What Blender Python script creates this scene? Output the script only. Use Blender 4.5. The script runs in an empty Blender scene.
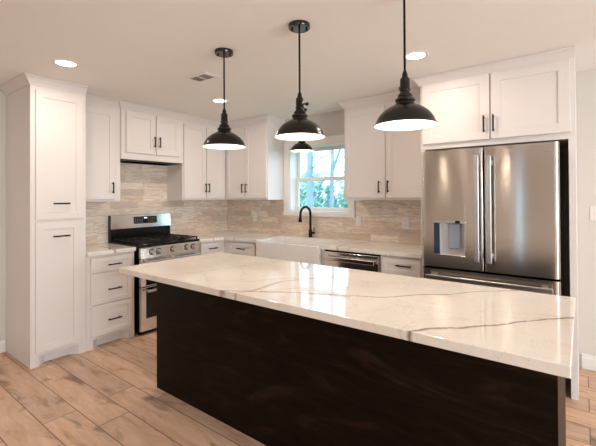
import bpy, bmesh, math, random
from mathutils import Vector, Matrix
random.seed(7)
S = bpy.context.scene
COL = S.collection
PI = math.pi

# ------------------------------------------------------------------ camera
yaw, pit, rol = math.radians(37.1471), math.radians(0.4292), math.radians(-0.3114)
fw = Vector((-math.sin(yaw)*math.cos(pit), math.cos(yaw)*math.cos(pit), math.sin(pit)))
rt0 = Vector((math.cos(yaw), math.sin(yaw), 0)); up0 = rt0.cross(fw)
rt = rt0*math.cos(rol) + up0*math.sin(rol)
up = -rt0*math.sin(rol) + up0*math.cos(rol)
cd = bpy.data.cameras.new('camera'); cam = bpy.data.objects.new('camera', cd); COL.objects.link(cam)
cam.matrix_world = Matrix(((rt.x, up.x, -fw.x, 4.2788), (rt.y, up.y, -fw.y, -3.8791), (rt.z, up.z, -fw.z, 1.427), (0, 0, 0, 1)))
cd.sensor_width = 36; cd.sensor_fit = 'HORIZONTAL'; cd.lens = 375.4886/596*36
cd.shift_y = -29.98/596; cd.clip_start = 0.05
S.camera = cam

# ------------------------------------------------------------------ world, light, exposure
S.view_settings.view_transform = 'Standard'; S.view_settings.look = 'None'
S.view_settings.gamma = 1; S.view_settings.use_curve_mapping = False
S.view_settings.exposure = 0.17
w = bpy.data.worlds.new('sky'); S.world = w; w.use_nodes = True
bg = w.node_tree.nodes['Background']; bg.inputs['Color'].default_value = (0.42, 0.72, 1.0, 1); bg.inputs['Strength'].default_value = 4.6

def area(name, loc, rot, sx, sy, power, color, spread=PI):
    l = bpy.data.lights.new(name, 'AREA'); l.shape = 'RECTANGLE'; l.size = sx; l.size_y = sy
    l.energy = power; l.color = color; l.spread = spread
    o = bpy.data.objects.new(name, l); COL.objects.link(o); o.location = loc; o.rotation_euler = rot
    return o
H = 2.445
RX, RY = 8.0, -8.0            # far side and rear of the open plan room
WARM = (1.0, 0.84, 0.70); DAY = (0.80, 0.90, 1.0)
area('side_window_fill', (RX+0.22, -3.3, 1.35), (0, PI/2, 0), 1.7, 3.0, 160, (1.0, 0.96, 0.93))  # lamp added outside the unseen side window to boost its daylight
area('rear_window_fill', (5.9, RY-0.22, 1.4), (PI/2, 0, 0), 1.0, 1.4, 10, (1.0, 0.96, 0.93))  # lamp added outside the rear window to brighten the room behind
CAN_POWER = 6.0

# ------------------------------------------------------------------ materials
def nt(name):
    m = bpy.data.materials.new(name); m.use_nodes = True
    return m, m.node_tree.nodes, m.node_tree.links, m.node_tree.nodes['Principled BSDF']
def pm(name, col, rough=0.5, metal=0.0, spec=0.5, coat=0.0, noise=0.0, nscale=8.0, bump=0.0, bscale=60.0, stretch=None, emit=None, es=0.0):
    m, N, L, b = nt(name)
    b.inputs['Roughness'].default_value = rough; b.inputs['Metallic'].default_value = metal
    b.inputs['Specular IOR Level'].default_value = spec; b.inputs['Coat Weight'].default_value = coat
    tc = N.new('ShaderNodeTexCoord'); mp = N.new('ShaderNodeMapping'); L.new(tc.outputs['Object'], mp.inputs[0])
    if stretch: mp.inputs['Scale'].default_value = stretch
    nz = N.new('ShaderNodeTexNoise'); nz.inputs['Scale'].default_value = nscale; nz.inputs['Detail'].default_value = 4
    L.new(mp.outputs[0], nz.inputs['Vector'])
    mx = N.new('ShaderNodeMix'); mx.data_type = 'RGBA'
    L.new(nz.outputs['Fac'], mx.inputs[0])
    mx.inputs[6].default_value = (*[c*(1-noise) for c in col], 1); mx.inputs[7].default_value = (*[min(1, c*(1+noise)) for c in col], 1)
    L.new(mx.outputs[2], b.inputs['Base Color'])
    if bump:
        n2 = N.new('ShaderNodeTexNoise'); n2.inputs['Scale'].default_value = bscale; L.new(mp.outputs[0], n2.inputs['Vector'])
        bp = N.new('ShaderNodeBump'); bp.inputs['Strength'].default_value = bump; bp.inputs['Distance'].default_value = 0.002
        L.new(n2.outputs['Fac'], bp.inputs['Height']); L.new(bp.outputs[0], b.inputs['Normal'])
    if emit:
        b.inputs['Emission Color'].default_value = (*emit, 1); b.inputs['Emission Strength'].default_value = es
    return m
M = {}
M['cab'] = pm('white_cabinet_paint', (0.765, 0.705, 0.675), 0.42, noise=0.012, nscale=3)
M['wall'] = pm('wall_paint', (0.68, 0.635, 0.575), 0.8, noise=0.015, bump=0.25, bscale=180)
M['ceil'] = pm('ceiling_paint', (0.90, 0.87, 0.84), 0.9, noise=0.015, bump=0.25, bscale=140)
M['trim'] = pm('white_trim_paint', (0.80, 0.77, 0.74), 0.4)
M['black'] = pm('matte_black_metal', (0.006, 0.0055, 0.005), 0.4, spec=0.18)
M['bronze'] = pm('oil_rubbed_bronze', (0.008, 0.0062, 0.0055), 0.24, spec=0.38, noise=0.2)
M['gloss_black'] = pm('gloss_black_canopy', (0.01, 0.008, 0.008), 0.08, spec=0.6)
M['enamel'] = pm('white_enamel', (0.88, 0.86, 0.83), 0.4)
M['blackglass'] = pm('black_oven_glass', (0.004, 0.004, 0.004), 0.06, spec=0.4)
M['iron'] = pm('cast_iron', (0.006, 0.006, 0.006), 0.5, spec=0.3)
M['cooktop'] = pm('black_cooktop_enamel', (0.004, 0.004, 0.0045), 0.25, spec=0.3)
M['steel'] = pm('brushed_stainless', (0.60, 0.57, 0.54), 0.24, metal=1.0, noise=0.05, nscale=60, stretch=(1, 1, 0.02))
M['steel_h'] = pm('brushed_stainless_horizontal', (0.72, 0.69, 0.66), 0.17, metal=1.0, noise=0.05, nscale=60, stretch=(0.02, 0.02, 1))
M['steel_fridge'] = pm('fridge_stainless', (0.60, 0.55, 0.51), 0.20, metal=1.0, noise=0.03, nscale=60, stretch=(1, 1, 0.02))
M['steel_bright'] = pm('bright_stainless', (0.72, 0.70, 0.69), 0.18, metal=1.0)
M['darkgrey'] = pm('dark_grey_metal', (0.05, 0.05, 0.05), 0.5, metal=0.3)
M['fireclay'] = pm('white_fireclay', (0.84, 0.80, 0.76), 0.12, coat=0.4)
M['plastic'] = pm('white_plastic', (0.82, 0.78, 0.73), 0.35)
M['ledlens'] = pm('lit_lens', (1, 1, 1), 0.5, emit=(1, 0.93, 0.84), es=9.0)
M['bulb'] = pm('lit_bulb', (1, 1, 1), 0.5, emit=(1, 0.86, 0.68), es=6.0)
M['disppaddle'] = pm('dispenser_plastic', (0.30, 0.34, 0.42), 0.3)  # plain blue-grey plastic of the paddle
M['displight'] = pm('dispenser_liner', (0.70, 0.66, 0.64), 0.25, metal=0.5)
M['ventgrey'] = pm('vent_grey', (0.30, 0.27, 0.24), 0.7)
M['navy'] = pm('dark_blue_plastic', (0.02, 0.035, 0.07), 0.15)
M['clock'] = pm('lit_clock', (0.8, 0.9, 1), 0.5, emit=(0.8, 0.9, 1.0), es=1.5)
M['buttons'] = pm('grey_print', (0.12, 0.12, 0.12), 0.5)
M['bark'] = pm('hazy_bark', (0.30, 0.30, 0.32), 0.9, noise=0.3, nscale=5, bump=0.5)  # pale blue-grey has the outdoor haze put into the bark colour
M['grass'] = pm('lawn', (0.16, 0.26, 0.10), 0.95, noise=0.3, nscale=2)
M['siding'] = pm('exterior_siding', (0.6, 0.6, 0.58), 0.8)
for k, c in (('leaf_a', (0.44, 0.56, 0.42)), ('leaf_b', (0.54, 0.66, 0.52)), ('leaf_c', (0.40, 0.52, 0.46))):
    M[k] = pm(k, c, 0.6, noise=0.3, nscale=1.5)  # pale leaf tones with haze and overexposure put into the colour

def brushed(name, amt):
    m = M[name]; N = m.node_tree.nodes; L = m.node_tree.links; b_ = N['Principled BSDF']
    b_.inputs['Anisotropic'].default_value = amt
    c = N.new('ShaderNodeCombineXYZ'); c.inputs[2].default_value = 1.0; L.new(c.outputs[0], b_.inputs['Tangent'])
brushed('steel_h', 0.8); brushed('steel_fridge', 0.85)
M['steel_guard'] = pm('polished_stainless', (0.70, 0.67, 0.65), 0.13, metal=1.0)
M['steel_handle'] = pm('satin_stainless_handle', (0.55, 0.53, 0.52), 0.34, metal=1.0)
def glass_mat():
    m, N, L, b = nt('window_glass'); N.remove(b)
    t = N.new('ShaderNodeBsdfTransparent'); t.inputs[0].default_value = (0.97, 0.985, 0.98, 1)
    g = N.new('ShaderNodeBsdfGlossy'); g.inputs['Roughness'].default_value = 0.01
    fr = N.new('ShaderNodeFresnel'); fr.inputs[0].default_value = 1.45
    mx = N.new('ShaderNodeMixShader')
    ge = N.new('ShaderNodeNewGeometry'); sb = N.new('ShaderNodeMath'); sb.operation = 'SUBTRACT'; sb.inputs[0].default_value = 1.0; L.new(ge.outputs['Backfacing'], sb.inputs[1])
    ml = N.new('ShaderNodeMath'); ml.operation = 'MULTIPLY'; L.new(fr.outputs[0], ml.inputs[0]); L.new(sb.outputs[0], ml.inputs[1]); L.new(ml.outputs[0], mx.inputs[0])
    L.new(t.outputs[0], mx.inputs[1]); L.new(g.outputs[0], mx.inputs[2])
    L.new(mx.outputs[0], N['Material Output'].inputs[0]); return m
M['glass'] = glass_mat()

class G:   # tiny node-graph helper
    def __init__(s, m): s.N = m.node_tree.nodes; s.L = m.node_tree.links
    def math(s, op, a, b=None, c=None, clamp=False):
        n = s.N.new('ShaderNodeMath'); n.operation = op; n.use_clamp = clamp
        for i, v in enumerate((a, b, c)):
            if v is None: continue
            if isinstance(v, (int, float)): n.inputs[i].default_value = v
            else: s.L.new(v, n.inputs[i])
        return n.outputs[0]
    def xyz(s):
        g = s.N.new('ShaderNodeNewGeometry'); x = s.N.new('ShaderNodeSeparateXYZ'); s.L.new(g.outputs['Position'], x.inputs[0])
        return x.outputs[0], x.outputs[1], x.outputs[2], g.outputs['Position']
    def comb(s, a, b, c):
        n = s.N.new('ShaderNodeCombineXYZ')
        for i, v in enumerate((a, b, c)):
            if isinstance(v, (int, float)): n.inputs[i].default_value = v
            else: s.L.new(v, n.inputs[i])
        return n.outputs[0]
    def noise(s, vec, scale, detail=4, rough=0.5, out='Fac', dist=0.0):
        n = s.N.new('ShaderNodeTexNoise'); n.inputs['Scale'].default_value = scale; n.inputs['Detail'].default_value = detail
        n.inputs['Roughness'].default_value = rough; n.inputs['Distortion'].default_value = dist
        s.L.new(vec, n.inputs['Vector']); return n.outputs[out]
    def white(s, vec, out='Value'):
        n = s.N.new('ShaderNodeTexWhiteNoise'); n.noise_dimensions = '3D'; s.L.new(vec, n.inputs['Vector']); return n.outputs[out]
    def ramp(s, fac, stops, interp='LINEAR'):
        n = s.N.new('ShaderNodeValToRGB'); r = n.color_ramp; r.interpolation = interp
        while len(r.elements) > 1: r.elements.remove(r.elements[-1])
        for i, (p, c) in enumerate(stops):
            e = r.elements[0] if i == 0 else r.elements.new(p)
            e.position = p; e.color = (c, c, c, 1) if isinstance(c, (int, float)) else (*c, 1)
        s.L.new(fac, n.inputs[0]); return n.outputs[0]
    def mix(s, f, a, b, mode='MIX'):
        n = s.N.new('ShaderNodeMix'); n.data_type = 'RGBA'; n.blend_type = mode
        for i, v in ((0, f), (6, a), (7, b)):
            if isinstance(v, (int, float)): n.inputs[i].default_value = v
            elif isinstance(v, tuple): n.inputs[i].default_value = (*v, 1)
            else: s.L.new(v, n.inputs[i])
        return n.outputs[2]

def floor_mat():
    m, N, L, b = nt('wood_plank_floor'); g = G(m)
    x, y, z, P = g.xyz()
    ry = g.math('DIVIDE', g.math('ADD', y, 2.165), 0.2); row = g.math('FLOOR', ry); fy = g.math('SUBTRACT', ry, row)
    odd = g.math('FLOORED_MODULO', row, 2)
    off = g.math('ADD', g.math('MULTIPLY', odd, 1.868-1.565), 1.565)
    rx = g.math('DIVIDE', g.math('SUBTRACT', x, off), 1.217); pl = g.math('FLOOR', rx); fx = g.math('SUBTRACT', rx, pl)
    idv = g.comb(row, pl, 3.3)
    rnd = g.white(idv); rnd2 = g.white(g.comb(pl, row, 9.1))
    # grain coordinates, shifted plank by plank
    gv = g.comb(g.math('ADD', g.math('MULTIPLY', x, 1.3), g.math('MULTIPLY', rnd, 37)), g.math('ADD', g.math('MULTIPLY', y, 7.5), g.math('MULTIPLY', rnd2, 21)), rnd)
    g1 = g.noise(gv, 2.0, 6, 0.62, dist=0.5); g2 = g.noise(gv, 11, 5, 0.6, dist=0.5)
    kv = g.comb(g.math('ADD', g.math('MULTIPLY', x, 1.6), g.math('MULTIPLY', rnd2, 11)), g.math('ADD', g.math('MULTIPLY', y, 3.6), g.math('MULTIPLY', rnd, 17)), rnd)
    kn = g.noise(kv, 1.9, 4, 0.55, dist=0.9)
    kd = g.ramp(kn, [(0.0, 0.0), (0.55, 0.0), (0.72, 1.0)])
    c0 = g.ramp(g1, [(0.28, (0.42, 0.245, 0.15)), (0.42, (0.70, 0.45, 0.30)), (0.70, (0.87, 0.62, 0.46))])
    c1 = g.mix(g.math('MULTIPLY', g2, 0.30), c0, (0.30, 0.18, 0.12), 'MIX')
    c2 = g.mix(g.math('MULTIPLY', kd, 0.75), c1, (0.13, 0.075, 0.05))
    tone = g.ramp(rnd, [(0.0, (0.80, 0.80, 0.81)), (0.5, (0.96, 0.94, 0.93)), (1.0, (1.0, 0.98, 0.95))])
    c3 = g.mix(1.0, c2, tone, 'MULTIPLY')
    ey = g.math('MINIMUM', fy, g.math('SUBTRACT', 1.0, fy)); ex = g.math('MINIMUM', fx, g.math('SUBTRACT', 1.0, fx))
    d = g.math('MINIMUM', g.math('MULTIPLY', ey, 0.2), g.math('MULTIPLY', ex, 1.217))
    seam = g.math('LESS_THAN', d, 0.003)
    c4 = g.mix(g.math('MULTIPLY', seam, 0.8), c3, (0.09, 0.045, 0.025))
    L.new(c4, b.inputs['Base Color'])
    b.inputs['Roughness'].default_value = 0.42; b.inputs['Specular IOR Level'].default_value = 0.4
    bp = N.new('ShaderNodeBump'); bp.inputs['Strength'].default_value = 0.25; bp.inputs['Distance'].default_value = 0.002
    L.new(g.math('SUBTRACT', g2, g.math('MULTIPLY', seam, 2.0)), bp.inputs['Height']); L.new(bp.outputs[0], b.inputs['Normal'])
    return m
M['floor'] = floor_mat()

def tile_mat(axis):
    m, N, L, b = nt('stone_plank_tile_'+axis); g = G(m)
    x, y, z, P = g.xyz(); u = x if axis == 'x' else y
    rz = g.math('DIVIDE', g.math('SUBTRACT', z, 0.914), 0.0755); row = g.math('FLOOR', rz); fz = g.math('SUBTRACT', rz, row)
    off = g.white(g.comb(row, 2.0, 5.5))
    ru = g.math('ADD', g.math('DIVIDE', u, 0.33), off); t = g.math('FLOOR', ru); fu = g.math('SUBTRACT', ru, t)
    rnd = g.white(g.comb(row, t, 1.7)); rnd2 = g.white(g.comb(t, row, 4.2))
    gv = g.comb(g.math('ADD', g.math('MULTIPLY', u, 2.2), g.math('MULTIPLY', rnd, 23)), g.math('ADD', g.math('MULTIPLY', z, 16), g.math('MULTIPLY', rnd2, 31)), rnd)
    n1 = g.noise(gv, 2.6, 6, 0.6, dist=1.2); n2 = g.noise(gv, 10, 4, 0.6)
    tone = g.ramp(rnd, [(0.0, (0.58, 0.455, 0.355)), (0.25, (0.76, 0.61, 0.485)), (0.5, (0.86, 0.75, 0.64)), (0.75, (0.82, 0.62, 0.48)), (1.0, (0.90, 0.80, 0.70))])
    c1 = g.mix(g.ramp(n1, [(0.35, 0.75), (0.6, 0.0)]), tone, (0.46, 0.36, 0.29))
    c2 = g.mix(g.ramp(n2, [(0.45, 0.0), (0.7, 0.35)]), c1, (0.82, 0.76, 0.69))
    e = g.math('MINIMUM', g.math('MULTIPLY', g.math('MINIMUM', fz, g.math('SUBTRACT', 1.0, fz)), 0.0755), g.math('MULTIPLY', g.math('MINIMUM', fu, g.math('SUBTRACT', 1.0, fu)), 0.33))
    seam = g.math('LESS_THAN', e, 0.0011)
    c3 = g.mix(g.math('MULTIPLY', seam, 0.45), c2, (0.36, 0.30, 0.25))
    L.new(c3, b.inputs['Base Color']); b.inputs['Roughness'].default_value = 0.45
    return m
M['tile_x'] = tile_mat('x'); M['tile_y'] = tile_mat('y')

def quartz_mat(name, veins, xr=None):
    """veins: (axis, points, width, strength); points give the crack across the slab in metres"""
    m, N, L, b = nt(name); g = G(m); x, y, z, P = g.xyz()
    nb = g.noise(P, 2.2, 3); ns = g.noise(P, 170, 2); nf = g.noise(P, 1.7, 5, 0.6, dist=1.0); nf2 = g.noise(P, 5.0, 4, 0.6, dist=0.8)
    col = g.mix(g.ramp(nb, [(0.35, 0.0), (0.65, 1.0)]), (0.80, 0.725, 0.65), (0.86, 0.80, 0.73))
    col = g.mix(g.ramp(ns, [(0.60, 0.0), (0.72, 0.35)]), col, (0.55, 0.47, 0.40))
    thin = g.ramp(g.math('ABSOLUTE', g.math('SUBTRACT', nf, 0.5)), [(0.0, 0.45), (0.008, 0.0)])
    col = g.mix(thin, col, (0.52, 0.44, 0.37))
    thin2 = g.ramp(g.math('ABSOLUTE', g.math('SUBTRACT', nf2, 0.52)), [(0.0, 0.26), (0.010, 0.0)])
    col = g.mix(thin2, col, (0.52, 0.44, 0.37))
    wob = g.math('MULTIPLY', g.math('SUBTRACT', g.noise(P, 9, 5, 0.65), 0.5), 0.07)
    wv = g.noise(P, 6, 2)
    for axis, pts, wd, st in veins:
        a, c = (x, y) if axis == 'x' else (y, x)
        pts = sorted(pts); a0, a1 = pts[0][0], pts[-1][0]; lo, hi = min(p[1] for p in pts), max(p[1] for p in pts)
        t = g.math('DIVIDE', g.math('SUBTRACT', a, a0), a1-a0)
        r = g.ramp(t, [((p[0]-a0)/(a1-a0), (p[1]-lo)/max(hi-lo, 1e-4)) for p in pts])
        tgt = g.math('ADD', g.math('MULTIPLY', r, hi-lo), lo)
        d = g.math('ABSOLUTE', g.math('SUBTRACT', g.math('ADD', c, wob), tgt))
        wdn = g.math('MULTIPLY', g.math('ADD', wv, 0.1), wd*2.8)
        f = g.math('SUBTRACT', 1.0, g.math('DIVIDE', d, wdn), clamp=True)
        ins = g.math('MULTIPLY', g.math('GREATER_THAN', t, 0.0), g.math('LESS_THAN', t, 1.0))
        f = g.math('MULTIPLY', g.math('MULTIPLY', f, ins), st)
        col = g.mix(f, col, (0.17, 0.105, 0.075))
    L.new(col, b.inputs['Base Color']); b.inputs['Roughness'].default_value = 0.06; b.inputs['Specular IOR Level'].default_value = 0.40
    return m
VA = [(3.70, -2.60), (3.735, -2.52), (3.815, -2.42), (3.876, -2.36), (3.99, -2.25), (4.067, -2.144), (4.136, -2.05), (4.26, -1.93)]
VB = [(2.60, -2.56), (2.847, -2.422), (2.967, -2.35), (3.089, -2.283), (3.3, -2.2), (3.481, -2.115), (3.597, -1.96), (3.727, -1.86), (3.837, -1.707), (3.998, -1.57)]
VC = [(-2.50, 2.80), (-2.42, 2.847), (-2.30, 2.84), (-2.14, 2.833), (-2.02, 2.90), (-1.85, 3.02)]
VD = [(-2.40, 2.45), (-2.251, 2.68), (-2.14, 2.742), (-1.976, 2.86)]
VE = [(-2.50, 2.05), (-2.3, 2.20), (-2.0, 2.25), (-1.55, 2.42)]
M['quartz_island'] = quartz_mat('veined_quartz_island', [('x', VA, 0.010, 0.95), ('x', VB, 0.009, 0.75), ('y', VC, 0.009, 0.6), ('y', VD, 0.006, 0.35), ('y', VE, 0.006, 0.25)])
M['quartz'] = quartz_mat('veined_quartz_perimeter', [('y', [(-0.7, 2.33), (-0.4, 2.28), (0.0, 2.45)], 0.010, 0.7), ('y', [(-0.7, 0.82), (0.0, 1.0)], 0.008, 0.6),
    ('x', [(0.0, -2.2), (0.3, -2.0), (0.7, -2.05)], 0.008, 0.7), ('x', [(0.0, -0.9), (0.4, -0.75), (0.7, -0.83)], 0.008, 0.6)])

def darkwood_mat():
    m, N, L, b = nt('espresso_stained_wood'); g = G(m)
    tc = N.new('ShaderNodeTexCoord'); sp = N.new('ShaderNodeSeparateXYZ'); L.new(tc.outputs['Object'], sp.inputs[0])
    v = g.comb(g.math('MULTIPLY', sp.outputs[0], 1.1), sp.outputs[1], g.math('MULTIPLY', sp.outputs[2], 3.2))
    n1 = g.noise(v, 1.4, 6, 0.6, dist=2.5); n2 = g.noise(g.comb(g.math('MULTIPLY', sp.outputs[0], 1.5), sp.outputs[1], g.math('MULTIPLY', sp.outputs[2], 26)), 4.0, 4, 0.6, dist=0.6)
    wv = N.new('ShaderNodeTexWave'); wv.wave_type = 'RINGS'; wv.inputs['Scale'].default_value = 1.6; wv.inputs['Distortion'].default_value = 9; wv.inputs['Detail'].default_value = 4
    wv.inputs['Detail Scale'].default_value = 1.2; L.new(v, wv.inputs['Vector'])
    c = g.ramp(n1, [(0.3, (0.0055, 0.0032, 0.0020)), (0.55, (0.011, 0.0062, 0.0038)), (0.75, (0.036, 0.019, 0.0105))])
    c = g.mix(g.math('MULTIPLY', g.ramp(wv.outputs['Fac'], [(0.75, 0.0), (1.0, 1.0)]), 0.14), c, (0.036, 0.020, 0.011))
    c = g.mix(g.math('MULTIPLY', n2, 0.25), c, (0.005, 0.003, 0.002))
    L.new(c, b.inputs['Base Color']); b.inputs['Roughness'].default_value = 0.38; b.inputs['Specular IOR Level'].default_value = 0.06
    return m
M['espresso'] = darkwood_mat()

# ------------------------------------------------------------------ mesh helpers
class MB:
    def __init__(s): s.b = bmesh.new()
    def box(s, x0, x1, y0, y1, z0, z1, bev=0.0, seg=1):
        r = bmesh.ops.create_cube(s.b, size=1.0)['verts']
        for v in r: v.co = Vector((x0+(v.co.x+.5)*(x1-x0), y0+(v.co.y+.5)*(y1-y0), z0+(v.co.z+.5)*(z1-z0)))
        if bev:
            es = list({e for v in r for e in v.link_edges})
            bmesh.ops.bevel(s.b, geom=es, offset=bev, segments=seg, profile=0.5, affect='EDGES')
        return s
    def tube(s, pts, r, n=10, close=True):
        pts = [Vector(p) for p in pts]; rs = r if isinstance(r, (list, tuple)) else [r]*len(pts); rings = []
        ref = None
        for i, p in enumerate(pts):
            t = (pts[min(i+1, len(pts)-1)]-pts[max(i-1, 0)]).normalized()
            if ref is None: ref = Vector((1, 0, 0)) if abs(t.x) < 0.8 else Vector((0, 1, 0))
            a = (ref - t*ref.dot(t)).normalized(); bb = t.cross(a); ref = a
            rings.append([s.b.verts.new(p + (a*math.cos(k*2*PI/n)+bb*math.sin(k*2*PI/n))*rs[i]) for k in range(n)])
        for A, B in zip(rings, rings[1:]):
            for k in range(n): s.b.faces.new((A[k], A[(k+1) % n], B[(k+1) % n], B[k]))
        if close: s.b.faces.new(rings[0][::-1]); s.b.faces.new(rings[-1])
        return s
    def lathe(s, prof, c=(0, 0, 0), n=40, cap0=False, cap1=False):
        c = Vector(c); rings = []
        for r, z in prof: rings.append([s.b.verts.new(c+Vector((r*math.cos(k*2*PI/n), r*math.sin(k*2*PI/n), z))) for k in range(n)])
        for A, B in zip(rings, rings[1:]):
            for k in range(n): s.b.faces.new((A[k], A[(k+1) % n], B[(k+1) % n], B[k]))
        if cap0: s.b.faces.new(rings[0][::-1])
        if cap1: s.b.faces.new(rings[-1])
        return s
    def prism(s, poly, axis, a0, a1):
        """extrude a 2D outline along an axis (0: poly in yz, 1: poly in xz, 2: poly in xy)"""
        def P(p, a): return {0: (a, p[0], p[1]), 1: (p[0], a, p[1]), 2: (p[0], p[1], a)}[axis]
        A = [s.b.verts.new(P(p, a0)) for p in poly]; B = [s.b.verts.new(P(p, a1)) for p in poly]; n = len(poly)
        for k in range(n): s.b.faces.new((A[k], A[(k+1) % n], B[(k+1) % n], B[k]))
        s.b.faces.new(A[::-1]); s.b.faces.new(B); return s
    def sweep(s, path, prof, side=1):
        """mitred moulding: path of 2D points, prof (out, z); side=1 -> outwards is to the right of travel"""
        P = [Vector(p) for p in path]; rings = []
        for i, p in enumerate(P):
            ns = []
            if i > 0: d = (P[i]-P[i-1]).normalized(); ns.append(Vector((d.y, -d.x))*side)
            if i < len(P)-1: d = (P[i+1]-P[i]).normalized(); ns.append(Vector((d.y, -d.x))*side)
            n = ns[0] if len(ns) == 1 else (ns[0]+ns[1])/(1+ns[0].dot(ns[1]))
            rings.append([s.b.verts.new((p.x+n.x*o, p.y+n.y*o, z)) for o, z in prof])
        k = len(prof)
        for A, B in zip(rings, rings[1:]):
            for j in range(k): s.b.faces.new((A[j], A[(j+1) % k], B[(j+1) % k], B[j]))
        s.b.faces.new(rings[0][::-1]); s.b.faces.new(rings[-1]); return s
    def build(s, name, mat, parent=None, smooth=False, wn=False):
        bmesh.ops.recalc_face_normals(s.b, faces=s.b.faces)
        me = bpy.data.meshes.new(name); s.b.to_mesh(me); s.b.free()
        for mm in (mat if isinstance(mat, (list, tuple)) else [mat]): me.materials.append(M[mm])
        o = bpy.data.objects.new(name, me); COL.objects.link(o)
        if parent is not None: o.parent = parent
        if smooth:
            me.polygons.foreach_set('use_smooth', [True]*len(me.polygons))
            me.set_sharp_from_angle(angle=math.radians(40))
        return o
def tag(o, label=None, cat=None, group=None, kind=None):
    for k, v in (('label', label), ('category', cat), ('group', group), ('kind', kind)):
        if v: o[k] = v
    return o
def thing(name, label, cat, loc=(0, 0, 0), rz=0.0, group=None):
    o = bpy.data.objects.new(name, None); COL.objects.link(o); o.location = loc; o.rotation_euler = (0, 0, rz)
    o.empty_display_size = 0.1
    return tag(o, label, cat, group)
def struct(o): o['kind'] = 'structure'; return o

# ------------------------------------------------------------------ structure
WX0, WX1, WZ0, WZ1 = 1.205, 2.085, 1.222, 2.06     # kitchen window opening
struct(MB().box(-0.2, RX+0.2, RY-0.2, 0.2, -0.1, 0.0).build('floor', 'floor'))
struct(MB().box(-0.2, RX+0.2, RY-0.2, 0.2, H, H+0.1).build('ceiling', 'ceil'))
struct(MB().box(-0.2, 0.0, RY, 0.2, 0, H).build('wall_left', 'wall'))
b = MB(); b.box(0, WX0, 0, 0.2, 0, H); b.box(WX1, RX, 0, 0.2, 0, H); b.box(WX0, WX1, 0, 0.2, 0, WZ0); b.box(WX0, WX1, 0, 0.2, WZ1, H)
struct(b.build('wall_back', 'wall'))
b = MB(); y0, y1, za, zb = -4.8, -1.8, 0.5, 2.2
b.box(RX, RX+0.2, RY, y0, 0, H); b.box(RX, RX+0.2, y1, 0.2, 0, H); b.box(RX, RX+0.2, y0, y1, 0, za); b.box(RX, RX+0.2, y0, y1, zb, H)
struct(b.build('wall_right', 'wall'))
b = MB(); b.box(-0.2, 2.7, RY-0.2, RY, 0, H); b.box(3.4, 5.4, RY-0.2, RY, 0, H); b.box(6.4, RX+0.2, RY-0.2, RY, 0, H)
b.box(2.7, 3.4, RY-0.2, RY, 2.05, H); b.box(5.4, 6.4, RY-0.2, RY, 0, 0.7); b.box(5.4, 6.4, RY-0.2, RY, 2.1, H)
struct(b.build('wall_front', 'wall'))

def window(name, frame_sweeps, panes, rail):
    root = bpy.data.objects.new(name, None); COL.objects.link(root); struct(root)
    return root
# kitchen window: casing, jamb, two sashes, panes
win = struct(bpy.data.objects.new('window_1', None)); COL.objects.link(win)
cw = 0.09
b = MB()
b.box(WX0-cw, WX0, -0.02, 0.0, WZ0-0.052, WZ1+0.09, 0.003); b.box(WX1, WX1+cw, -0.02, 0.0, WZ0-0.052, WZ1+0.09, 0.003)
b.box(WX0, WX1, -0.02, 0.0, WZ1, WZ1+0.09, 0.003); b.box(WX0-cw-0.006, WX1+cw+0.006, -0.028, 0.0, WZ0-0.055, WZ0-0.002, 0.004)
b.build('casing', 'trim', win)
b = MB(); t = 0.012
b.box(WX0-0.0005, WX0+t, -0.004, 0.19, WZ0, WZ1); b.box(WX1-t, WX1, -0.004, 0.19, WZ0, WZ1); b.box(WX0, WX1, -0.004, 0.19, WZ1-t, WZ1); b.box(WX0, WX1, -0.010, 0.19, WZ0-0.002, WZ0+t)
b.build('jamb', 'trim', win)
def sash(y, z0, z1, st, nm):
    xa, xb = WX0+t, WX1-t
    b = MB(); b.box(xa, xa+st, y, y+0.03, z0, z1, 0.003); b.box(xb-st, xb, y, y+0.03, z0, z1, 0.003); b.box(xa+st, xb-st, y, y+0.03, z0, z0+st, 0.003); b.box(xa+st, xb-st, y, y+0.03, z1-st, z1, 0.003)
    o = b.build('sash', 'trim', win)
    MB().box(xa+st-0.004, xb-st+0.004, y+0.013, y+0.017, z0+st-0.004, z1-st+0.004).build('pane', 'glass', o)
sash(0.152, 1.618, WZ1-t, 0.042, 'upper'); sash(0.118, WZ0+t, 1.665, 0.042, 'lower')
# unseen living side windows; the rear one is added to bring in daylight
def simple_window(name, axis, c, a0, a1, z0, z1, mull):
    root = struct(bpy.data.objects.new(name, None)); COL.objects.link(root)
    b = MB(); s = 0.05
    def bx(a, bb, zz0, zz1, d0=-0.03, d1=0.06):
        if axis == 'x': b.box(a, bb, c+d0, c+d1, zz0, zz1)
        else: b.box(c+d0, c+d1, a, bb, zz0, zz1)
    bx(a0, a0+s, z0, z1); bx(a1-s, a1, z0, z1); bx(a0+s, a1-s, z0, z0+s); bx(a0+s, a1-s, z1-s, z1)
    for k in range(1, mull): q = a0+(a1-a0)*k/mull; bx(q-0.025, q+0.025, z0+s, z1-s)
    b.build('window_frame', 'trim', root)
    b = MB()
    if axis == 'x': b.box(a0+0.03, a1-0.03, c+0.01, c+0.016, z0+0.03, z1-0.03)
    else: b.box(c+0.01, c+0.016, a0+0.03, a1-0.03, z0+0.03, z1-0.03)
    b.build('pane', 'glass', root)
simple_window('window_2', 'y', RX+0.1, -4.8, -1.8, 0.5, 2.2, 3)
door = struct(bpy.data.objects.new('door_1', None)); COL.objects.link(door)
b = MB(); yd = RY-0.1
b.box(2.7, 3.02, yd, yd+0.04, 0, 2.05); b.box(3.17, 3.4, yd, yd+0.04, 0, 2.05); b.box(3.02, 3.17, yd, yd+0.04, 0, 0.25); b.box(3.02, 3.17, yd, yd+0.04, 1.9, 2.05)
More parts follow.
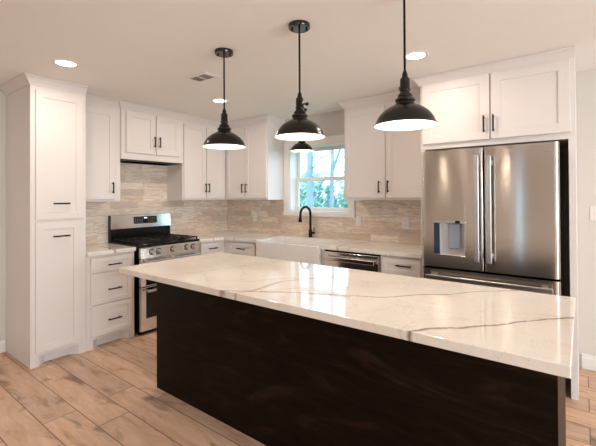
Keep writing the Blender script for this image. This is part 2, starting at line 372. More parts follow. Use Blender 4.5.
b.build('door_panel', 'trim', door); MB().box(3.01, 3.18, yd+0.015, yd+0.021, 0.24, 1.91).build('pane', 'glass', door)
simple_window('added_window_3', 'x', RY-0.1, 5.4, 6.4, 0.7, 2.1, 2)
# baseboards
bb = [(0, 0.0), (0.014, 0.0), (0.014, 0.085), (0.009, 0.098), (0.008, 0.112), (0.0, 0.118)]
struct(MB().sweep([(4.262, -0.0005), (RX, -0.0005)], bb, 1).build('baseboard_back', 'trim'))
struct(MB().sweep([(0.0005, -2.742), (0.0005, RY)], bb, -1).build('baseboard_left', 'trim'))
struct(MB().sweep([(0.0, RY), (2.65, RY)], bb, -1).build('baseboard_front', 'trim'))

# ------------------------------------------------------------------ cabinets
def shaker(w, h, x0, z0, yf, t=0.020, s=0.058, rec=0.007):
    """door or drawer front, front face at y = yf - t, facing -Y"""
    b = MB(); f = yf - t
    s = min(s, w*0.3, h*0.3)
    X0, X1, Z0, Z1 = x0, x0+w, z0, z0+h
    e = 0.0018; q = 0.004
    def ring(i, y): return [b.b.verts.new(p) for p in ((X0+i, y, Z0+i), (X1-i, y, Z0+i), (X1-i, y, Z1-i), (X0+i, y, Z1-i))]
    rs = [ring(0, yf), ring(0, f+e), ring(e, f), ring(s, f), ring(s+q*0.4, f+rec), ]
    for A, B in zip(rs, rs[1:]):
        for k in range(4): b.b.faces.new((A[k], A[(k+1) % 4], B[(k+1) % 4], B[k]))
    b.b.faces.new(rs[-1]); b.b.faces.new(rs[0][::-1])
    return b
def handle_bm(cx, cz, y, length, vertical):
    b = MB(); r = 0.0064; l = length/2; st = 0.030
    if vertical:
        b.tube([(cx, y-st, cz-l), (cx, y-st, cz+l)], r, 8)
        for q in (-l*0.78, l*0.78): b.tube([(cx, y+0.0005, cz+q), (cx, y-st, cz+q)], r*0.85, 8)
    else:
        b.tube([(cx-l, y-st, cz), (cx+l, y-st, cz)], r, 8)
        for q in (-l*0.78, l*0.78): b.tube([(cx+q, y+0.0005, cz), (cx+q, y-st, cz)], r*0.85, 8)
    return b
CROWN = [(0.0, H-0.073), (0.008, H-0.073), (0.012, H-0.062), (0.020, H-0.050), (0.040, H-0.022), (0.050, H-0.015), (0.056, H-0.013), (0.056, H-0.002), (0.0, H-0.002)]
def cabinet(name, label, cat, loc, rz, W, D, z0, z1, fronts, feet=False, crown=None, group=None, extra=None):
    """fronts: (kind, x0, x1, z0, z1, handle) with handle = (cx, cz, length, vertical) or None"""
    r = thing(name, label, cat, loc, rz, group)
    b = MB()
    if feet:
        zt = 0.085; k = 0.062; ch = 0.065
        b.box(0, W, -D, 0, zt, z1, 0.0015)
        # solid feet at both ends with chamfered inner corner
        b.prism([(0, 0), (0, -D), (k, -D), (k+ch, -D+ch), (k+ch, -D+ch+0.02), (0.02, -D+ch+0.02), (0.02, 0)], 2, 0, zt)
        b.prism([(W, 0), (W-0.02, 0), (W-0.02, -D+ch+0.02), (W-k-ch, -D+ch+0.02), (W-k-ch, -D+ch), (W-k, -D), (W, -D)], 2, 0, zt)
    else: b.box(0, W, -D, 0, z0, z1, 0.0015)
    b.build('body', 'cab', r)
    if feet: MB().box(k+ch-0.001, W-k-ch+0.001, -D+ch, -D+ch+0.015, 0, zt).build('toe_kick', 'cab', r)
    if crown is not None:
        path = []
        if crown[0] is not None: path.append((0, -D+crown[0]))
        path += [(0, -D), (W, -D)]
        if crown[1] is not None: path.append((W, -D+crown[1]))
        MB().sweep(path, CROWN, 1).build('crown_molding', 'cab', r)
    for f in fronts:
        kd, x0, x1, za, zb, hd = f
        d = shaker(x1-x0, zb-za, x0, za, -D, s=0.058 if kd == 'door' else 0.042).build(kd, 'cab', r)
        if hd: handle_bm(hd[0], hd[1], -D-0.0195, hd[2], hd[3]).build('handle', 'black', d)
    return r
L90 = PI/2
E = 0.0015
# --- pantry : y -2.734 .. -2.293
def LW(y0): return lambda y: y-y0
f = LW(-2.734)
cabinet('pantry_cabinet', 'tall white pantry cabinet at the left with two stacked shaker doors', 'cabinet', (E, -2.734, 0), L90, 0.440, 0.612-E, 0, H-0.003,
    [('door', f(-2.699), f(-2.325), 1.235, 2.335, (f(-2.511), 1.371, 0.130, False)), ('door', f(-2.699), f(-2.348), 0.117, 1.212, (f(-2.511), 1.088, 0.132, False))],
    feet=True, crown=(0.6, None))
# --- drawer base
f = LW(-2.292)
cabinet('drawer_base_cabinet', 'white base cabinet with three drawers between tall pantry and range', 'cabinet', (E, -2.292, 0), L90, 0.468, 0.612-E, 0, 0.8755,
    [('drawer', f(-2.255), f(-1.857), 0.712, 0.853, (f(-2.042), 0.776, 0.13, False)), ('drawer', f(-2.255), f(-1.857), 0.412, 0.704, (f(-2.042), 0.541, 0.13, False)),
     ('drawer', f(-2.255), f(-1.857), 0.117, 0.404, (f(-2.042), 0.250, 0.13, False))], feet=True)
# --- uppers on the left wall
UB = 1.378
f = LW(-2.292)
cabinet('wall_cabinet', 'white single door wall cabinet between pantry and cooking recess', 'cabinet', (E, -2.292, 0), L90, 0.471, 0.33-E, UB, H-0.003,
    [('door', f(-2.262), f(-1.884), 1.403, 2.335, (f(-1.917), 1.522, 0.115, True))], crown=(None, None))
f = LW(-1.820)
cabinet('wall_cabinet', 'short white two-door wall cabinet above the range, with dark hood under it', 'cabinet', (E, -1.820, 0), L90, 0.783, 0.352-E, 1.835, H-0.003,
    [('door', f(-1.773), f(-1.430), 1.908, 2.355, (f(-1.447), 2.050, 0.12, True)), ('door', f(-1.413), f(-1.095), 1.908, 2.355, (f(-1.382), 2.050, 0.12, True))], crown=(0.02, 0.02))
f = LW(-1.036)
cabinet('wall_cabinet', 'white two-door wall cabinet right of the range reaching into the room corner', 'cabinet', (E, -1.036, 0), L90, 0.704, 0.33-E, UB, H-0.003,
    [('door', f(-1.022), f(-0.681), 1.403, 2.335, (f(-0.702), 1.536, 0.12, True)), ('door', f(-0.669), f(-0.362), 1.403, 2.335, (f(-0.650), 1.536, 0.12, True))], crown=(None, -0.0))
# --- uppers on the back wall
cabinet('wall_cabinet', 'white two-door wall cabinet in the corner left of the window', 'cabinet', (E, -E, 0), 0, 1.113-E, 0.33-E, UB, H-0.003,
    [('door', 0.372, 0.716, 1.403, 2.335, (0.690, 1.530, 0.12, True)), ('door', 0.727, 1.100, 1.403, 2.335, (0.756, 1.530, 0.12, True))], crown=(None, 0.32))
XR = 2.219
cabinet('wall_cabinet', 'white two-door wall cabinet between the window and the refrigerator', 'cabinet', (XR, -E, 0), 0, 3.160-XR, 0.33-E, UB, H-0.003,
    [('door', 0.028, 2.700-XR, 1.403, 2.335, (2.642-XR, 1.512, 0.12, True)), ('door', 2.714-XR, 3.15-XR, 1.403, 2.335, (2.728-XR+0.01, 1.516, 0.12, True))], crown=(0.32, None))
# --- base run
f = LW(-1.034)
cabinet('base_cabinet', 'white base cabinet with a slim drawer just right of the range', 'cabinet', (E, -1.034, 0), L90, 0.42, 0.612-E, 0, 0.8755,
    [('drawer', f(-0.995), f(-0.712), 0.712, 0.853, (f(-0.82), 0.787, 0.13, False)), ('door', f(-0.995), f(-0.712), 0.117, 0.700, (f(-0.74), 0.62, 0.12, True))], feet=True)
cabinet('base_cabinet', 'white corner base cabinet with one drawer left of the farmhouse sink', 'cabinet', (E, -E, 0), 0, 1.215-E, 0.612-E, 0, 0.8755,
    [('drawer', 0.72, 1.168, 0.712, 0.853, (0.95, 0.785, 0.13, False)), ('door', 0.72, 1.168, 0.117, 0.700, (1.13, 0.62, 0.12, True))], feet=True)
# sink cabinet (below the apron)
cabinet('sink_cabinet', 'low white two-door cabinet carrying the farmhouse sink', 'cabinet', (1.2165, -E, 0), 0, 0.884, 0.612-E, 0, 0.640,
    [('door', 0.03, 0.438, 0.117, 0.610, (0.41, 0.53, 0.12, True)), ('door', 0.446, 0.854, 0.117, 0.610, (0.474, 0.53, 0.12, True))], feet=True)
tag(MB().box(2.1015, 2.1475, -0.612, -E, 0.0, 0.8755, 0.001).build('filler_panel', 'cab'), 'narrow white filler panel between sink apron and dishwasher', 'panel')
cabinet('base_cabinet', 'white base cabinet with a drawer between dishwasher and refrigerator', 'cabinet', (2.7665, -E, 0), 0, 3.160-2.7665, 0.612-E, 0, 0.8755,
    [('drawer', 0.020, 0.385, 0.712, 0.850, (3.005-2.7665, 0.805-0.01, 0.139, False)), ('door', 0.020, 0.385, 0.117, 0.700, (0.05, 0.62, 0.12, True))], feet=True)
# --- refrigerator surround
XF = 3.161
r = thing('refrigerator_surround', 'white surround around the refrigerator with two doors above it', 'cabinet', (XF, -E, 0))
FD = 0.634
W = 4.245-XF
MB().box(0, 0.036, -FD, 0, 0, 1.816, 0.0015).build('side_panel', 'cab', r)
MB().box(W-0.042, W, -FD, 0, 0, 1.816, 0.0015).build('side_panel', 'cab', r)
MB().box(0, W, -FD, 0, 1.8165, H-0.003, 0.0015).build('body', 'cab', r)
MB().sweep([(0, -0.33), (0, -FD), (W, -FD)], CROWN, 1).build('crown_molding', 'cab', r)
for x0, x1, hx in ((3.185, 3.706, 3.670), (3.718, 4.216, 3.737)):
    d = shaker(x1-x0, 2.371-1.862, x0-XF, 1.862, -FD, s=0.068).build('door', 'cab', r)
    handle_bm(hx-XF, 1.98, -FD-0.0195, 0.13, True).build('handle', 'black', d)

# --- range hood insert
r = thing('range_hood', 'slim dark range hood under the short cabinet above the range', 'range hood', (E, -1.428, 0))
MB().box(0.012, 0.325, -0.372, 0.372, 1.823, 1.8345, 0.002).build('housing', 'darkgrey', r)
MB().box(0.04, 0.28, -0.30, 0.30, 1.8215, 1.8235).build('filter', 'steel_h', r)

# ------------------------------------------------------------------ backsplash and counters
b = MB(); b.box(0.0003, 0.010, -2.292, -1.8205, 0.9145, UB-0.0005); b.box(0.0003, 0.010, -1.8205, -1.0365, 0.9145, 1.8205); b.box(0.0003, 0.010, -1.0365, -0.0105, 0.9145, UB-0.0005)
tag(b.build('backsplash', 'tile_y'), 'beige stone plank tile backsplash behind the range', 'backsplash')
b = MB(); b.box(0.0003, WX0-cw-0.007, -0.010, -0.0003, 0.9145, UB-0.0005); b.box(WX0-cw-0.007, WX1+cw+0.007, -0.010, -0.0003, 0.9145, WZ0-0.0555); b.box(WX1+cw+0.007, 3.160, -0.010, -0.0003, 0.9145, UB-0.0005)
tag(b.build('backsplash', 'tile_x'), 'beige stone plank tile backsplash under the window and behind the sink', 'backsplash')
CT0, CT1 = 0.876, 0.914
tag(MB().box(0.0005, 0.645, -2.2915, -1.822, CT0, CT1, 0.003, 2).build('countertop', 'quartz'), 'short white quartz countertop between pantry and range', 'countertop')
b = MB(); SX0, SX1 = 1.222, 2.098
b.prism([(0.0005, -1.033), (0.645, -1.033), (0.645, -0.645), (SX0-0.002, -0.645), (SX0-0.002, -0.135), (SX1+0.002, -0.135), (SX1+0.002, -0.645), (3.1595, -0.645), (3.1595, -0.0005), (0.0005, -0.0005)], 2, CT0, CT1)
es = [e for e in b.b.edges if abs(e.verts[0].co.z-e.verts[1].co.z) < 1e-5]
bmesh.ops.bevel(b.b, geom=es, offset=0.003, segments=2, affect='EDGES')
tag(b.build('countertop', 'quartz'), 'L-shaped white quartz countertop around the corner and under the window', 'countertop')

# ------------------------------------------------------------------ sink and faucet
b = MB(); x0, x1, ya, yb, zt, zb_ = SX0, SX1, -0.665, -0.138, 0.903, 0.645; wl = 0.022
b.box(x0, x1, ya, ya+0.03, zb_, zt, 0.006, 3); b.box(x0, x1, yb-wl, yb, zb_, zt, 0.004, 2); b.box(x0, x0+wl, ya+0.02, yb-0.01, zb_, zt, 0.004, 2); b.box(x1-wl, x1, ya+0.02, yb-0.01, zb_, zt, 0.004, 2)
b.box(x0+0.01, x1-0.01, ya+0.01, yb-0.01, zb_, zb_+0.025)
r = thing('farmhouse_sink', 'wide white apron-front farmhouse sink under the window', 'sink', (0, 0, 0))
b.build('basin', 'fireclay', r)
MB().lathe([(0.001, 0.675), (0.035, 0.675), (0.042, 0.671), (0.042, 0.669)], (1.66, -0.40, 0), 24).build('drain', 'steel_bright', r, smooth=True)
r = thing('kitchen_faucet', 'black gooseneck pull-down faucet standing behind the sink', 'faucet', (1.585, -0.072, CT1))
MB().lathe([(0.0, 0.0), (0.028, 0.0), (0.028, 0.006), (0.023, 0.010), (0.021, 0.09), (0.0165, 0.10), (0.0, 0.10)], n=24).build('base', 'black', r, smooth=True)
pts = [(0, 0, 0.09), (0, 0, 0.29)]
R = 0.088
for k in range(1, 15):
    a = PI*k/14*0.97; pts.append((-0.02*(1-math.cos(a))/2, -R+R*math.cos(a), 0.29+R*math.sin(a)))
lx = pts[-1]
pts.append((lx[0], lx[1]-0.004, 0.265))
MB().tube(pts, 0.0150, 12).build('gooseneck', 'black', r, smooth=True)
MB().tube([(lx[0], lx[1]-0.004, 0.272), (lx[0], lx[1]-0.006, 0.24), (lx[0], lx[1]-0.010, 0.205), (lx[0], lx[1]-0.011, 0.195)], [0.016, 0.019, 0.024, 0.019], 14).build('spray_head', 'black', r, smooth=True)
MB().tube([(0.018, 0, 0.055), (0.062, 0, 0.055)], [0.014, 0.013], 12).tube([(0.054, 0, 0.055), (0.058, -0.004, 0.13)], [0.006, 0.005], 8).build('lever', 'black', r, smooth=True)

# ------------------------------------------------------------------ range
RY0, RY1 = -1.797, -1.038; RW = RY1-RY0
r = thing('gas_range', 'stainless steel double-oven gas range with black grates', 'range', (0.012, RY0, 0), L90)
FR = 0.675     # depth of body, doors in front
MB().box(0, RW, -0.64, -0.02, 0.03, 0.905, 0.002).build('body', 'blackglass', r)
for px in (0.03, RW-0.03):
    for py in (-0.60, -0.06): MB().lathe([(0.0, 0), (0.018, 0), (0.018, 0.03), (0.0, 0.03)], (px, py, 0), 12).build('foot', 'black', r)
MB().box(0, RW, -0.655, -0.02, 0.9055, 0.926, 0.005, 2).build('cooktop', 'cooktop', r)
# backguard
MB().box(-0.001, RW+0.001, -0.048, 0.0, 0.905, 1.215, 0.004, 2).box(0.0, RW, -0.060, -0.048, 0.926, 1.058).build('backguard', 'cooktop', r)
gp = MB(); gp.prism([(-0.0485, 1.060), (-0.0790, 1.063), (-0.0610, 1.212), (-0.0485, 1.217)], 0, 0.004, RW-0.002)
gd = gp.build('backguard_panel', 'steel_guard', r)
d = MB().prism([(-0.066, 1.108), (-0.0750, 1.108), (-0.0648, 1.192), (-0.056, 1.192)], 0, 0.266, 0.566).build('display', 'blackglass', r)
for side in ((0, 1, 2, 3), (6, 7, 8, 9)):
    b = MB()
    for i in side:
        for j in range(4): b.box(0.280+i*0.0275, 0.297+i*0.0275, -0.0744+0.0021*j, -0.066, 1.118+j*0.017, 1.126+j*0.017)
    b.build('keypad', 'buttons', d)
b = MB()
for q in (0.398, 0.407, 0.419, 0.428): b.box(q, q+0.006, -0.0690, -0.060, 1.166, 1.180)
b.build('clock', 'clock', d)
# control panel with knobs
MB().prism([(-0.64, 0.790), (-0.682, 0.790), (-0.676, 0.893), (-0.655, 0.905), (-0.64, 0.905)], 0, 0, RW).build('control_panel', 'steel_h', r)
for ky in (-1.672, -1.591, -1.418, -1.238, -1.152):
    kx = ky-RY0
    MB().tube([(kx, -0.674, 0.850), (kx, -0.6815, 0.850)], 0.033, 20).build('knob_shadow_ring', 'black', r, smooth=True)  # black disc stands in for the dark shadow around each knob
    k = MB().tube([(kx, -0.680, 0.850), (kx, -0.688, 0.850), (kx, -0.689, 0.850), (kx, -0.712, 0.850)], [0.026, 0.026, 0.021, 0.019], 20).build('knob', 'steel_bright', r, smooth=True)
# oven doors
def oven(z0, z1, hz, wz0, wz1, wx=0.060):
    d = MB().box(0.001, RW-0.001, -0.676, -0.6405, z0, z1, 0.003, 2).build('oven_door', 'steel_h', r)
    MB().box(wx, RW-wx, -0.678, -0.6755, wz0, wz1).build('window', 'blackglass', d)
    hb = MB()
    hb.box(0.045, RW-0.045, -0.738, -0.720, hz-0.014, hz+0.014, 0.006, 2)
    for q in (0.06, RW-0.085): hb.box(q, q+0.025, -0.724, -0.675, hz-0.010, hz+0.010, 0.002)
    hb.build('handle', 'steel_bright', d)
oven(0.500, 0.785, 0.757, 0.512, 0.735); oven(0.045, 0.492, 0.462, 0.172, 0.492-0.006)
MB().box(0.03, RW-0.03, -0.62, -0.60, 0.0, 0.04).build('kick_plate', 'blackglass', r)
# grates, burners
for gi in range(3):
    gx0 = 0.012+gi*0.247; gx1 = gx0+0.240
    b = MB(); zt = 0.956; th = 0.011
    for yy in (-0.63, -0.095): b.box(gx0, gx1, yy, yy+0.012, zt-th, zt, 0.002)
    for xx in (gx0, gx1-0.012): b.box(xx, xx+0.012, -0.63, -0.083, zt-th, zt, 0.002)
    for yy in (-0.50, -0.36, -0.22): b.box(gx0, gx1, yy, yy+0.010, zt-th+0.002, zt, 0.002)
    for xx in (gx0+0.08, gx0+0.15): b.box(xx, xx+0.010, -0.63, -0.083, zt-th+0.002, zt, 0.002)
    for xx in (gx0+0.002, gx1-0.014):
        for yy in (-0.628, -0.10, -0.37): b.box(xx, xx+0.012, yy, yy+0.012, 0.926, zt-th+0.002)
    b.build('grate', 'iron', r)
for (bx, by, br) in ((0.13, -0.50, 0.045), (0.13, -0.22, 0.038), (0.38, -0.36, 0.050), (0.63, -0.50, 0.045), (0.63, -0.22, 0.036)):
    MB().lathe([(0, 0.926), (br, 0.926), (br, 0.934), (br*0.75, 0.936), (br*0.75, 0.942), (br*0.4, 0.944), (0, 0.944)], (bx, by, 0), 24).build('burner', 'iron', r, smooth=True)

# ------------------------------------------------------------------ dishwasher
r = thing('dishwasher', 'stainless steel dishwasher with bar handle right of the sink', 'dishwasher', (2.151, -0.02, 0))
DW = 0.612
MB().box(0, DW, -0.575, 0, 0.02, 0.872).build('body', 'darkgrey', r)
MB().box(0.004, DW-0.004, -0.600, -0.576, 0.860, 0.8745).build('control_strip', 'blackglass', r)
d = MB().box(0.004, DW-0.004, -0.622, -0.576, 0.11, 0.858, 0.004, 2).build('door', 'steel_h', r)
b = MB(); b.box(0.03, DW-0.03, -0.672, -0.656, 0.775, 0.818, 0.006, 2)
for q in (0.045, DW-0.075): b.box(q, q+0.03, -0.66, -0.6215, 0.785, 0.807, 0.002)
b.build('handle', 'steel_bright', d)
MB().box(0.01, DW-0.01, -0.55, -0.53, 0.0, 0.10).build('kick_plate', 'darkgrey', r)

# ------------------------------------------------------------------ refrigerator
FX0, FX1, FM = 3.213, 4.156, 3.6865
r = thing('refrigerator', 'large stainless steel French door refrigerator with water dispenser', 'refrigerator', (FX0, -0.04, 0))
ox, oy = FX0, -0.04
FF = -0.785 - oy
MB().box(0.004, FX1-ox-0.004, -0.655, 0, 0.03, 1.772, 0.004).build('body', 'blackglass', r)
for q in (0.05, FX1-ox-0.09):
    for yy in (-0.62, -0.10): MB().box(q, q+0.04, yy, yy+0.06, 0, 0.03).build('foot', 'darkgrey', r)
def fdoor(name, x0, x1, z0, z1, rl, rr, parent, mat='steel_fridge'):
    """door slab with softly rounded outer edges (plan outline)"""
    yb = -0.665; yf = FF; out = [(x0, yb)]
    def arc(cx, cy, rad, a0, a1): return [(cx+rad*math.cos(a0+(a1-a0)*k/6), cy+rad*math.sin(a0+(a1-a0)*k/6)) for k in range(7)]
    out += arc(x0+rl, yf+rl, rl, PI, 1.5*PI); out += arc(x1-rr, yf+rr, rr, 1.5*PI, 2*PI); out.append((x1, yb))
    b = MB(); b.prism(out, 2, z0, z1); return b
DX0, DX1, DZ0, DZ1 = 3.316-ox, 3.553-ox, 0.945, 1.328   # dispenser
lo = FM-0.006-ox; 
# left door with a real recess cut for the dispenser
def left_door():
    b = fdoor('d', 0, lo, 0.850, 1.788, 0.028, 0.006, r)
    o = b.build('door', 'steel_fridge', r, smooth=True)
    c = MB().box(DX0, DX1, FF-0.05, FF+0.075, DZ0, 1.206).build('cut', 'displight', r)
    md = o.modifiers.new('cut', 'BOOLEAN'); md.object = c; md.operation = 'DIFFERENCE'; md.solver = 'EXACT'
    dg = bpy.context.evaluated_depsgraph_get(); me = bpy.data.meshes.new_from_object(o.evaluated_get(dg)); o.modifiers.clear(); o.data = me
    bpy.data.objects.remove(c, do_unlink=True)
    return o
dl = left_door(); dl['label'] = 'left door with water dispenser'
drr = fdoor('d', FM+0.006-ox, FX1-ox, 0.850, 1.788, 0.006, 0.028, r).build('door', 'steel_fridge', r, smooth=True)
tray = fdoor('d', 0, FX1-ox, 0.450, 0.834, 0.028, 0.028, r).build('freezer_drawer', 'steel_fridge', r, smooth=True)
tray2 = fdoor('d', 0, FX1-ox, 0.060, 0.440, 0.028, 0.028, r).build('freezer_drawer', 'steel_fridge', r, smooth=True)
def bar(x0, x1, z0, z1, parent, vert):
    b = MB(); b.box(x0, x1, FF-0.068, FF-0.050, z0, z1, 0.006, 3)
    if vert:
        for z in (z0+0.03, z1-0.07): b.box(x0+0.008, x1-0.008, FF-0.055, FF+0.001, z, z+0.04, 0.003)
    else:
        for x in (x0+0.03, x1-0.07): b.box(x, x+0.04, FF-0.055, FF+0.001, z0+0.006, z1-0.006, 0.003)
    b.build('handle', 'steel_handle', parent)
bar(3.628-ox, 3.664-ox, 0.925, 1.722, dl, True); bar(3.712-ox, 3.748-ox, 0.922, 1.718, drr, True)
bar(3.262-ox, 4.118-ox, 0.758, 0.794, tray, False); bar(3.262-ox, 4.118-ox, 0.375, 0.41, tray2, False)
dp_ = bpy.data.objects.new('dispenser', None)
b = MB(); b.box(DX0, DX1, FF+0.071, FF+0.074, DZ0+0.002, 1.204)
b.box(DX0+0.0505, DX1-0.001, FF+0.002, FF+0.072, DZ0+0.0005, DZ0+0.006); disp = b.build('dispenser', 'displight', r)
MB().box(DX0+0.0005, DX0+0.045, FF+0.004, FF+0.070, DZ0+0.004, 1.204).build('side_liner', 'navy', disp)
MB().box(DX0+0.045, DX0+0.052, FF+0.001, FF+0.070, DZ0+0.004, 1.204).build('liner_edge', 'displight', disp)
MB().box(DX0+0.105, DX1-0.045, FF+0.028, FF+0.060, 1.0, 1.200, 0.006).build('paddle', 'disppaddle', disp)
MB().box(DX0-0.003, DX1+0.003, FF-0.003, FF+0.004, 1.204, 1.222, 0.001).box(DX0-0.003, DX1+0.003, FF-0.006, FF+0.02, DZ0-0.006, DZ0+0.008, 0.002).box(DX1-0.003, DX1+0.002, FF-0.002, FF+0.03, DZ0, 1.204).build('trim_frame', 'steel_bright', disp)
MB().box(DX0, DX1, FF-0.0015, FF+0.001, 1.224, DZ1, 0.0006).build('touch_panel', 'steel_fridge', disp)
MB().box(DX0+0.165, DX0+0.20, FF-0.006, FF+0.002, 1.205, 1.224, 0.001).build('nozzle', 'blackglass', disp)
# small chrome emblem near the top right corner
MB().tube([(4.060-ox, FF-0.002, 1.728), (4.068-ox, FF-0.002, 1.722), (4.080-ox, FF-0.002, 1.725), (4.092-ox, FF-0.002, 1.722), (4.104-ox, FF-0.002, 1.7245)], 0.0022, 6).build('emblem', 'steel_bright', drr)

# ------------------------------------------------------------------ island
IX0, IX1, IY0, IY1 = 1.604, 4.247, -2.495, -1.556
r = thing('kitchen_island', 'dark espresso stained wooden island base under the white stone top', 'kitchen island', (1.73, -2.276, 0))
MB().box(0, 4.204-1.73, 0.019, 0.640, 0.0, 0.8755, 0.002).build('body', 'espresso', r)
MB().box(0, 4.204-1.73, 0.0, 0.0188, 0.0, 0.8755, 0.002).build('front_panel', 'espresso', r)
tag(MB().box(IX0, IX1, IY0, IY1, 0.876, 0.914, 0.003, 2).build('island_countertop', 'quartz_island'), 'large white quartz island top with brown veins on the dark island', 'countertop')

# ------------------------------------------------------------------ pendants
def pendant(label, x, y, zr, rad, knob_rot, group='black dome pendant lamps'):
    k = rad/0.150
    r = thing('pendant_lamp', label, 'pendant lamp', (x, y, zr), 0, group)
    drop = H-zr
    MB().lathe([(0.0, drop-0.001), (0.064, drop-0.001), (0.064, drop-0.022), (0.061, drop-0.026), (0.0, drop-0.026)][::-1], n=36).build('canopy', 'gloss_black', r, smooth=True)
    for a in (0.6, 0.6+PI): MB().lathe([(0.0, drop-0.038), (0.006, drop-0.036), (0.006, drop-0.025)], (0.042*math.cos(a), 0.042*math.sin(a), 0), 10).build('screw', 'black', r)
    MB().tube([(0, 0, drop-0.025), (0, 0, 0.262*k)], 0.0058, 10).build('cord', 'black', r, smooth=True)
    P = [(0.007, 0.268), (0.012, 0.255), (0.015, 0.236), (0.022, 0.230), (0.0235, 0.222), (0.0235, 0.180), (0.026, 0.177), (0.026, 0.170), (0.023, 0.166), (0.024, 0.160), (0.034, 0.150), (0.036, 0.144), (0.034, 0.140), (0.042, 0.134), (0.048, 0.127), (0.048, 0.120), (0.043, 0.116), (0.046, 0.108), (0.052, 0.101)]
    MB().lathe([(a*k, z*k) for a, z in P], n=32).build('socket', 'bronze', r, smooth=True)
    D = [(0.050, 0.1025), (0.060, 0.098), (0.074, 0.091), (0.091, 0.081), (0.108, 0.068), (0.122, 0.053), (0.133, 0.037), (0.140, 0.022), (0.1425, 0.012), (0.1465, 0.008), (0.150, 0.003), (0.150, 0.0)]
    sh = MB().lathe([(a*k, z*k) for a, z in D], n=64).build('shade', 'bronze', r, smooth=True)
    I = [(0.150, 0.0), (0.1480, 0.0), (0.1450, 0.005), (0.1405, 0.010), (0.137, 0.021), (0.130, 0.036), (0.119, 0.051), (0.105, 0.065), (0.088, 0.077), (0.070, 0.086), (0.048, 0.094), (0.0, 0.097)]
    MB().lathe([(a*k, z*k) for a, z in I], n=64).build('shade_liner', 'enamel', sh, smooth=True)
    MB().lathe([(0.0, 0.030), (0.018, 0.034), (0.028, 0.048), (0.030, 0.062), (0.024, 0.080), (0.014, 0.092), (0.013, 0.096)], n=24).build('bulb', 'bulb', r, smooth=True)
    kn = MB().tube([(0.018*k, 0, 0.198*k), (0.040*k, 0, 0.198*k)], [0.005*k, 0.005*k], 8).tube([(0.036*k, 0, 0.198*k), (0.052*k, 0, 0.198*k)], [0.010*k, 0.009*k], 12).build('switch_knob', 'black', r)
    kn.rotation_euler = (0, 0, knob_rot)
    l = bpy.data.lights.new('pendant_bulb', 'POINT'); l.energy = 2.0; l.color = (1, 0.85, 0.68); l.shadow_soft_size = 0.03
    lo_ = bpy.data.objects.new('bulb_light', l); COL.objects.link(lo_); lo_.parent = r; lo_.location = (0, 0, 0.018)
pendant('black dome pendant lamp farthest left, over the left end of the island', 2.286, -2.098, 1.772, 0.150, 2.2)
pendant('middle black dome pendant of the three above the island, in front of the window', 2.946, -2.098, 1.775, 0.150, 0.75)
pendant('largest-looking black dome pendant, over the right half of the island', 3.590, -2.098, 1.768, 0.150, 2.4)
pendant('small far black dome pendant hanging over the sink at the window', 1.664, -0.35, 1.952, 0.137, 2.4)

# ------------------------------------------------------------------ ceiling fittings
def can_light(label, x, y):
    r = thing('recessed_light', label, 'recessed light', (x, y, H), 0, 'round recessed ceiling lights')
    MB().lathe([(0.066, -0.0035), (0.072, -0.007), (0.088, -0.005), (0.090, -0.0005)], n=40).build('trim_ring', 'trim', r, smooth=True)
    MB().lathe([(0.0, -0.004), (0.0665, -0.004), (0.0665, -0.001), (0.0, -0.001)], n=40).build('lens', 'ledlens', r)
    l = bpy.data.lights.new('downlight', 'AREA'); l.shape = 'DISK'; l.size = 0.13; l.energy = CAN_POWER; l.color = WARM
    o = bpy.data.objects.new('downlight', l); COL.objects.link(o); o.parent = r; o.location = (0, 0, -0.009)
can_light('round lit ceiling light above the tall pantry', 1.157, -2.672)
can_light('round lit ceiling light beside the cord of the leftmost pendant', 1.215, -1.200)
can_light('round lit ceiling light above the wall cabinets near the refrigerator', 3.320, -1.182)
for (x, y) in ((5.6, -1.2), (5.6, -2.9), (1.2, -4.6), (5.6, -5.0), (2.4, -6.8)):  # unseen fixtures added for the light they throw into the kitchen
    can_light('added unseen round ceiling light in the open room behind the camera', x, y)
r = thing('ceiling_vent', 'small louvred ceiling vent between ceiling light and left pendant', 'vent', (1.69, -1.815, H))
MB().box(-0.145, 0.145, -0.092, -0.055, -0.006, -0.0005, 0.002).box(-0.145, 0.145, 0.055, 0.092, -0.006, -0.0005, 0.002).box(-0.145, -0.10, -0.055, 0.055, -0.006, -0.0005, 0.002).box(0.10, 0.145, -0.055, 0.055, -0.006, -0.0005, 0.002).box(-0.004, 0.004, -0.055, 0.055, -0.006, -0.0005).build('frame', 'ceil', r)
MB().box(-0.10, 0.10, -0.055, 0.055, -0.002, -0.0008).build('duct_opening', 'ventgrey', r)
for i in range(8):
    q = -0.050+i*0.0143
    MB().prism([(q, -0.006), (q+0.009, -0.0025), (q+0.0095, -0.0030), (q+0.0005, -0.0066)], 0, -0.10, 0.10).build('slat', 'plastic', r)

# ------------------------------------------------------------------ outlets and switch
def plate(name, label, cat, x, z, w, h, kind, y=-0.0102, sw=False):
    r = thing(name, label, cat, (x, y, z))
    MB().box(-w/2, w/2, -0.006, 0, -h/2, h/2, 0.002).build('cover_plate', 'plastic', r)
    if sw: MB().box(-0.017, 0.017, -0.009, -0.0055, -0.033, 0.033, 0.001).build('rocker', 'plastic', r)
    else:
        for q in (-0.024, 0.024):
            s = MB().box(-0.017, 0.017, -0.008, -0.0055, q-0.017, q+0.017, 0.002).build('socket', 'plastic', r)
            for e in (-0.007, 0.007): MB().box(e-0.001, e+0.001, -0.0086, -0.0078, q-0.004, q+0.008).build('slot', 'darkgrey', s)
plate('wall_outlet', 'white wall outlet on the tiles left of the window', 'outlet', 0.582, 1.130, 0.075, 0.118, 'o')
plate('light_switch', 'white switch plate on the tiles at the right end of the window sill', 'light switch', 2.222, 1.137, 0.075, 0.118, 's', sw=True)
